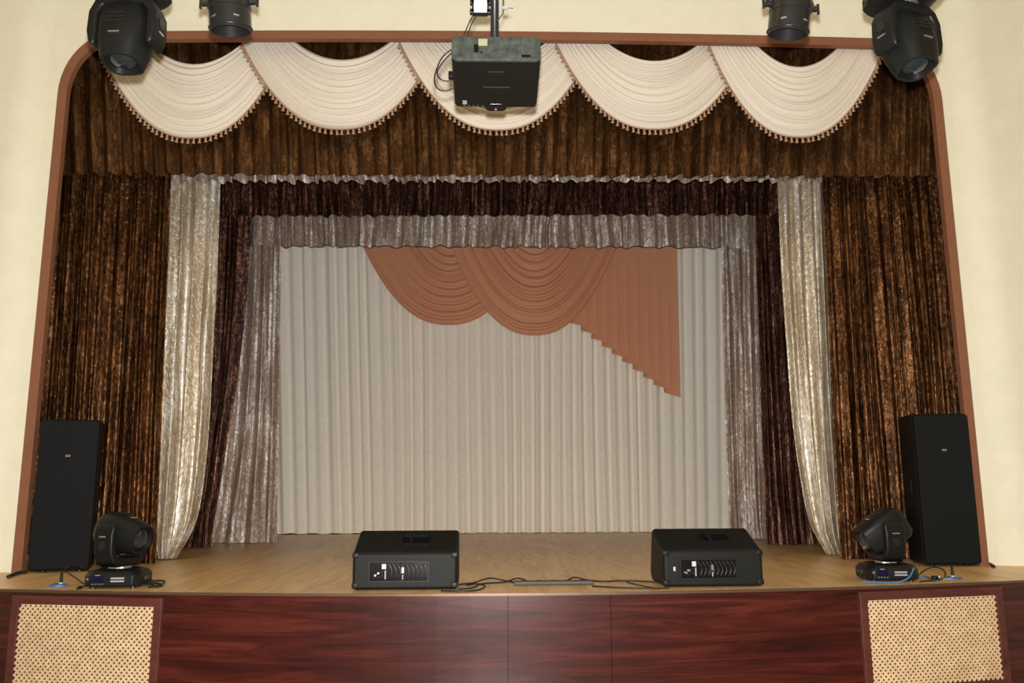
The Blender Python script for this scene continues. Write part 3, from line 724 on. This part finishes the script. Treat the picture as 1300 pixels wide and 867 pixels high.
# ------------------------------------------------------------------ projector on its pole
def projector():
    yn = CAM.y + 3.30; D = .36
    a = at(573, 76, yn); bq = at(687, 76, yn); W = (bq-a).x; zb = (a.z+bq.z)/2; cx = (a.x+bq.x)/2
    # slope of the underside from the far edge seen at pixel row 137
    far = at(630, 137, yn+D); tiltp = math.atan2(far.z-zb, D)
    hgt = (at(630, 43, yn).z-zb)
    t = tag(empty('projector', (cx, yn, zb), (tiltp, 0, 0)), 'black projector hanging upside down on a pole before the centre swag', 'projector')
    MB().prism(rrect(W, hgt, .022, 4, 0, hgt/2), 'y', .012, D).build('case', 'plastic', t, bevel=.008)
    rp = MB().prism(rrect(W, hgt, .022, 4, 0, hgt/2), 'y', 0, .014).build('rear_panel', 'greydust', t, bevel=.006)
    MB().box(-W*.20, -W*.10, -.003, .004, hgt*.58, hgt*.86).build('sticker', 'sticker', rp)
    MB().box(-W*.25, -W*.20, -.002, .004, hgt*.30, hgt*.64).build('socket', 'gloss', rp)
    MB().box(W*.28, W*.38, -.002, .004, hgt*.12, hgt*.22).build('socket', 'gloss', rp)
    MB().box(-W*.175, -W*.155, -.002, .004, hgt*.26, hgt*.34).build('screw', 'gloss', rp)
    # underside
    MB().box(-W*.10, W*.09, .085, .105, -.003, .002).build('vent_slot', 'gloss', t)
    MB().box(-W*.15, W*.16, .195, .203, -.0015, .002).build('maker_name_print', 'dimprint', t)
    for k in range(3): MB().box(-W*.40, -W*.35, .305+k*.011, .311+k*.011, -.0015, .002).build('print', 'greyprint', t)
    for k in range(5): MB().box(-W*(.39-k*.055), -W*(.372-k*.055), .342, .350, -.004, .002).build('button', 'strip', t)
    b = MB(); c = (0.0, hgt*.42)
    def ring(r, y): return [(c[0]+r*math.cos(q*PI/12), y, c[1]+r*math.sin(q*PI/12)) for q in range(24)]
    b.loft([ring(.05, D-.05), ring(.05, D+.02), ring(.044, D+.03), ring(.038, D+.03), ring(.034, D)])
    lb = b.build('lens_barrel', 'gloss', t, smooth=True); lb.modifiers.new('es', 'EDGE_SPLIT').split_angle = .5
    b = MB(); b.loft([ring(.036, D+.002), ring(.025, D+.014), ring(.01, D+.02)]); b.build('lens', 'lens', lb, smooth=True)
    b = MB()
    b.loft([[(x, y, z) for x, y in rrect(.10, .06, .025, 5, 0, D+.0)] for z in (-.003, .03)])
    b.build('lens_hood', 'gloss', t, bevel=.006)
    b = MB(); b.loft([[(r*math.cos(q*PI/5), D+.010+r*math.sin(q*PI/5), z) for q in range(10)] for r, z in ((.007, .0), (.006, -.006), (.002, -.008))])
    b.build('zoom_stud', 'silvermetal', t)
    top = hgt
    MB().box(-.08, .08, .07, .25, top-.004, top+.012).build('mount_plate', 'metalblack', t)
    pole = at(628, 30, yn+.16)
    tag(MB().tube([(pole.x, yn+.16, zb+hgt+.02+.16*math.tan(tiltp)), (pole.x, yn+.16, ZC)], .0185, 16).build('ceiling_pole', 'metalblack', smooth=True),
        'black steel pole dropping from the ceiling to the projector', 'pole')
    # signal cables looping out at the side
    yy = yn+.10
    for k, pts in enumerate(([(578, 60), (562, 72), (553, 92), (552, 106), (558, 114), (568, 115), (577, 111)], [(578, 63), (563, 78), (555, 92), (560, 101), (568, 103), (576, 103)])):
        tag(MB().tube(smooth_path([at(x, y, yy+.03*k) for x, y in pts]), .0035, 6).build('signal_cable', 'cable', smooth=True),
            ('outer' if k == 0 else 'inner') + ' black cable loop beside the projector casing', 'cable', 'projector cable loops')
    MB().box(-W/2-.022, -W/2+.01, .17, .20, .035, .065).build('plug', 'plastic', t, bevel=.003)
    # little white receiver box hung by its cables
    y2 = yn+.12; c0 = at(610, 9, y2); w_ = .032; h_ = .068
    bt = tag(empty('signal_box', c0), 'small white box with black clips hanging beside the projector pole', 'receiver box')
    MB().box(-w_, w_, -.012, .012, -h_/2, h_/2+.02).build('housing', 'white', bt, bevel=.003)
    for s in (-1, 1):
        for z in (-.026, .020): MB().box(s*(w_+.006)-.009, s*(w_+.006)+.009, -.014, .010, z-.010, z+.010).build('clip', 'metalblack', bt, bevel=.002)
        MB().box(s*(w_+.002)-.004, s*(w_+.002)+.004, -.014, .010, -.03, .03).build('clip', 'metalblack', bt)
    MB().box(-w_, w_, -.013, .012, -h_/2-.005, -h_/2).build('base_edge', 'metalblack', bt)
    MB().box(-.012, .012, -.008, .008, h_/2+.02, h_/2+.026).build('indicator', 'trim', bt)
    for k, pts in enumerate(([(603, 16), (596, 28), (590, 42), (586, 50)], [(605, 20), (599, 30), (594, 42), (590, 50)])):
        tag(MB().tube(smooth_path([at(x, y, y2-.02*(k)) for x, y in pts]), .0028, 6).build('signal_cable', 'cable', smooth=True), 'thin black cable running from the white box down to the projector', 'cable', 'cables below the white box')
    tag(MB().tube([c0+Vector((0, 0, .05)), c0+Vector((.01, 0, .5)), Vector((c0.x+.02, c0.y, ZC))], .003, 6).build('hanging_cable', 'cable', smooth=True), 'cable from which the small white box hangs', 'cable')
    # aerial lead by the pole
    g0 = at(639, 10, y2)
    t3 = tag(empty('wire_lead', g0), 'thin wire with a small connector dangling beside the pole', 'wire')
    MB().tube([Vector((0, 0, .0)), Vector((.0, 0, .3)), Vector((-.01, .02, ZC-g0.z))], .0028, 6).build('lead', 'cable', t3)
    MB().tube(smooth_path([Vector((0, 0, 0)), Vector((-.004, 0, -.03)), Vector((-.03, .02, -.055))]), .0025, 6).build('lead', 'cable', t3, smooth=True)
    MB().box(-.003, .022, -.005, .005, -.008, .006).build('connector', 'greyprint', t3)
    MB().tube([Vector((.02, 0, 0)), Vector((.045, 0, -.001))], .0018, 5).build('aerial', 'cable', t3)
projector()

# ------------------------------------------------------------------ cables and small things on the stage
def floor_cable(pts, r, mat, label, cat='cable', group=None, name='cable', lift=None):
    P = []
    for i, (x, y) in enumerate(pts):
        p = onz(x, y, ZS+r+.001); p.y = max(p.y, yf(p.x)+.005)
        if lift and i in lift: p.z += lift[i]
        P.append(p)
    P = smooth_path(P)
    for p in P: p.z = max(p.z, ZS+r+.0005)
    return tag(MB().tube(P, r, 6).build(name, mat, smooth=True), label, cat, group)
floor_cable([(581, 742), (600, 740), (622, 738), (645, 738), (668, 742)], .005, 'cable', 'black cable crossing from wedge monitor to the power strip', group='cables at the power strip', lift={2: .02})
floor_cable([(582, 748), (600, 746), (612, 741), (640, 739), (658, 737), (675, 740)], .005, 'cable', 'black cable crossing from wedge monitor to the power strip', group='cables at the power strip', lift={4: .015})
floor_cable([(560, 750), (585, 750.5), (606, 749), (616, 744), (606, 741), (592, 743)], .005, 'cable', 'short black cable curled at the foot of a wedge monitor')
floor_cable([(715, 741), (728, 736), (745, 736), (765, 738), (795, 737), (838, 739)], .005, 'cable', 'black cable crossing from the power strip to the turned monitor', lift={1: .015})
floor_cable([(752, 744), (790, 746), (830, 747), (846, 746)], .005, 'cable', 'black cable lying along the stage edge to the turned monitor')
floor_cable([(795, 738.5), (812, 743), (832, 746.5), (850, 747)], .004, 'cable', 'thin cable branching off under the turned monitor')
pa_, pb_ = onz(652, 743, ZS), onz(753, 742, ZS); L_ = (pb_-pa_).length
t = tag(empty('power_strip', (pa_+pb_)/2, (0, 0, math.atan2((pb_-pa_).y, (pb_-pa_).x))), 'flat grey power strip lying on stage edge between the wedge monitors', 'power strip')
MB().box(-L_/2, L_/2, -.03, .03, 0, .028).build('body', 'strip', t, bevel=.008)
for k in range(5):
    b = MB(); cx = -L_*.36+k*L_*.18
    b.loft([[(cx+.019*math.cos(q*PI/8), .019*math.sin(q*PI/8), z) for q in range(16)] for z in (.026, .030)]); b.build('outlet', 'plastic', t)
# side clutter
GB = 'blue taped plugs on the stage edge'
def taped_plug(px, py, w_, label, white=False):
    p = onz(px, py, ZS); t = tag(empty('taped_plug', (p.x, p.y, ZS)), label, 'plug', GB)
    rnd = random.Random(int(px)); o = []
    for j in range(14):
        a = 2*PI*j/14; r = 1+rnd.uniform(-.15, .12); o.append((w_/2*r*math.cos(a), .045*r*math.sin(a)))
    MB().loft([[(x, y, .0005) for x, y in o], [(x*.97, y*.97, .010+.004*math.sin(7*x/w_*2)) for x, y in o]]).build('tape', 'blue', t)
    dx = .01
    b = MB(); b.loft([[(dx+r*math.cos(q*PI/5), .01+r*math.sin(q*PI/5), z) for q in range(10)] for r, z in ((.010, .008), (.010, .03), (.009, .065), (.005, .085))]); b.build('plug', 'plastic', t, smooth=True)
    b = MB(); b.loft([[(dx+r*math.cos(q*PI/5), .01+r*math.sin(q*PI/5), z) for q in range(10)] for r, z in ((.0125, .010), (.0125, .022))]); b.build('ring', 'white', t, smooth=True)
    if white: MB().box(-w_*.75, -w_*.2, -.03, .01, .0005, .008).build('paper_tab', 'sticker', t)
    return p
a_ = taped_plug(74, 744, .115, 'black plug standing on crumpled blue tape before the white-badged speaker')
b_ = taped_plug(1209, 735, .125, 'black plug on blue tape with a pale paper tab', True)
def arc_cable(pts, r, mat, label, group=None): return tag(MB().tube(smooth_path(pts), r, 6).build('cable', mat, smooth=True), label, 'cable', group)
za = ZS+.006
c = onz(78, 740, ZS)
arc_cable([Vector((a_.x+.01, a_.y+.01, ZS+.08)), Vector((a_.x+.03, a_.y+.12, ZS+.12)), Vector((a_.x+.10, a_.y+.30, ZS+.04)), Vector((a_.x+.16, a_.y+.34, za))], .0035, 'cable', 'thin black cable rising from the blue-taped plug towards the white-badged speaker')
floor_cable([(86, 727), (98, 735), (106, 741)], .004, 'cable', 'thin black cable from under the speaker to the moving head')
floor_cable([(190, 741), (200, 744), (209, 740), (200, 737), (188, 738)], .006, 'cable', 'black cable coil beside the moving head base', lift={2: .01})
floor_cable([(188, 745), (198, 745), (206, 743), (196, 740), (186, 742)], .006, 'cable', 'black cable lead plugged into the moving head base')
floor_cable([(104, 746), (98, 747.5), (100, 745), (108, 744)], .005, 'cable', 'short cable curl by the corner of the moving head base')
floor_cable([(10, 732), (18, 729), (24, 727), (34, 726)], .012, 'cable', 'thick black cable passing between the wall and the speaker')
floor_cable([(1249, 716), (1256, 715.5), (1262, 719)], .012, 'cable', 'thick black cable end lying behind the handle-side speaker')
Y2 = p2.y
bc = [at(1160, 721, Y2-.01), at(1154, 733, Y2-.05), at(1140, 739, Y2-.06), at(1118, 741, Y2-.06), at(1095, 738, Y2-.05)]
for p in bc: p.z = max(p.z, ZS+.008); p.y = max(p.y, yf(p.x)+.005)
arc_cable(bc, .0055, 'bluecable', 'blue cable looped across the front of a moving head base')
floor_cable([(1165, 731), (1176, 732), (1184, 736), (1190, 738)], .005, 'bluecable', 'blue cable running behind the moving head base')
floor_cable([(1164, 734), (1172, 725), (1185, 723.5), (1198, 727), (1200, 732), (1192, 736), (1180, 737), (1168, 738)], .005, 'cable', 'black cable loop between the moving head and the paper tab', lift={2: .02, 3: .02})
p = onz(1188, 736, ZS)
t = tag(empty('cable_plug', (p.x, p.y, ZS)), 'small black connector with white tip beside the cable loop', 'plug')
MB().tube([(-.022, 0, .014), (.022, .004, .014)], .013, 10).build('body', 'plastic', t, smooth=True)
MB().tube([(.018, .0, .018), (.028, -.006, .018)], .009, 8).build('tip', 'white', t, smooth=True)

# ------------------------------------------------------------------ hall ceiling lamps
for x in (-2.6, 2.6):
    for y in (-3.4, -7.4, -11.0):
        t = tag(empty('ceiling_lamp', (x, y, ZC)), 'round warm ceiling lamp of the hall', 'lamp', 'hall ceiling lamps')
        b = MB(); b.loft([[(r*math.cos(q*PI/12), r*math.sin(q*PI/12), z) for q in range(24)] for r, z in ((.34, 0), (.34, -.05), (.31, -.06))]); b.build('rim', 'silvermetal', t)
        b = MB(); b.loft([[(r*math.cos(q*PI/12), r*math.sin(q*PI/12), z) for q in range(24)] for r, z in ((.30, -.061), (.22, -.10), (.08, -.12))]); b.build('diffuser', 'lamp', t, smooth=True)
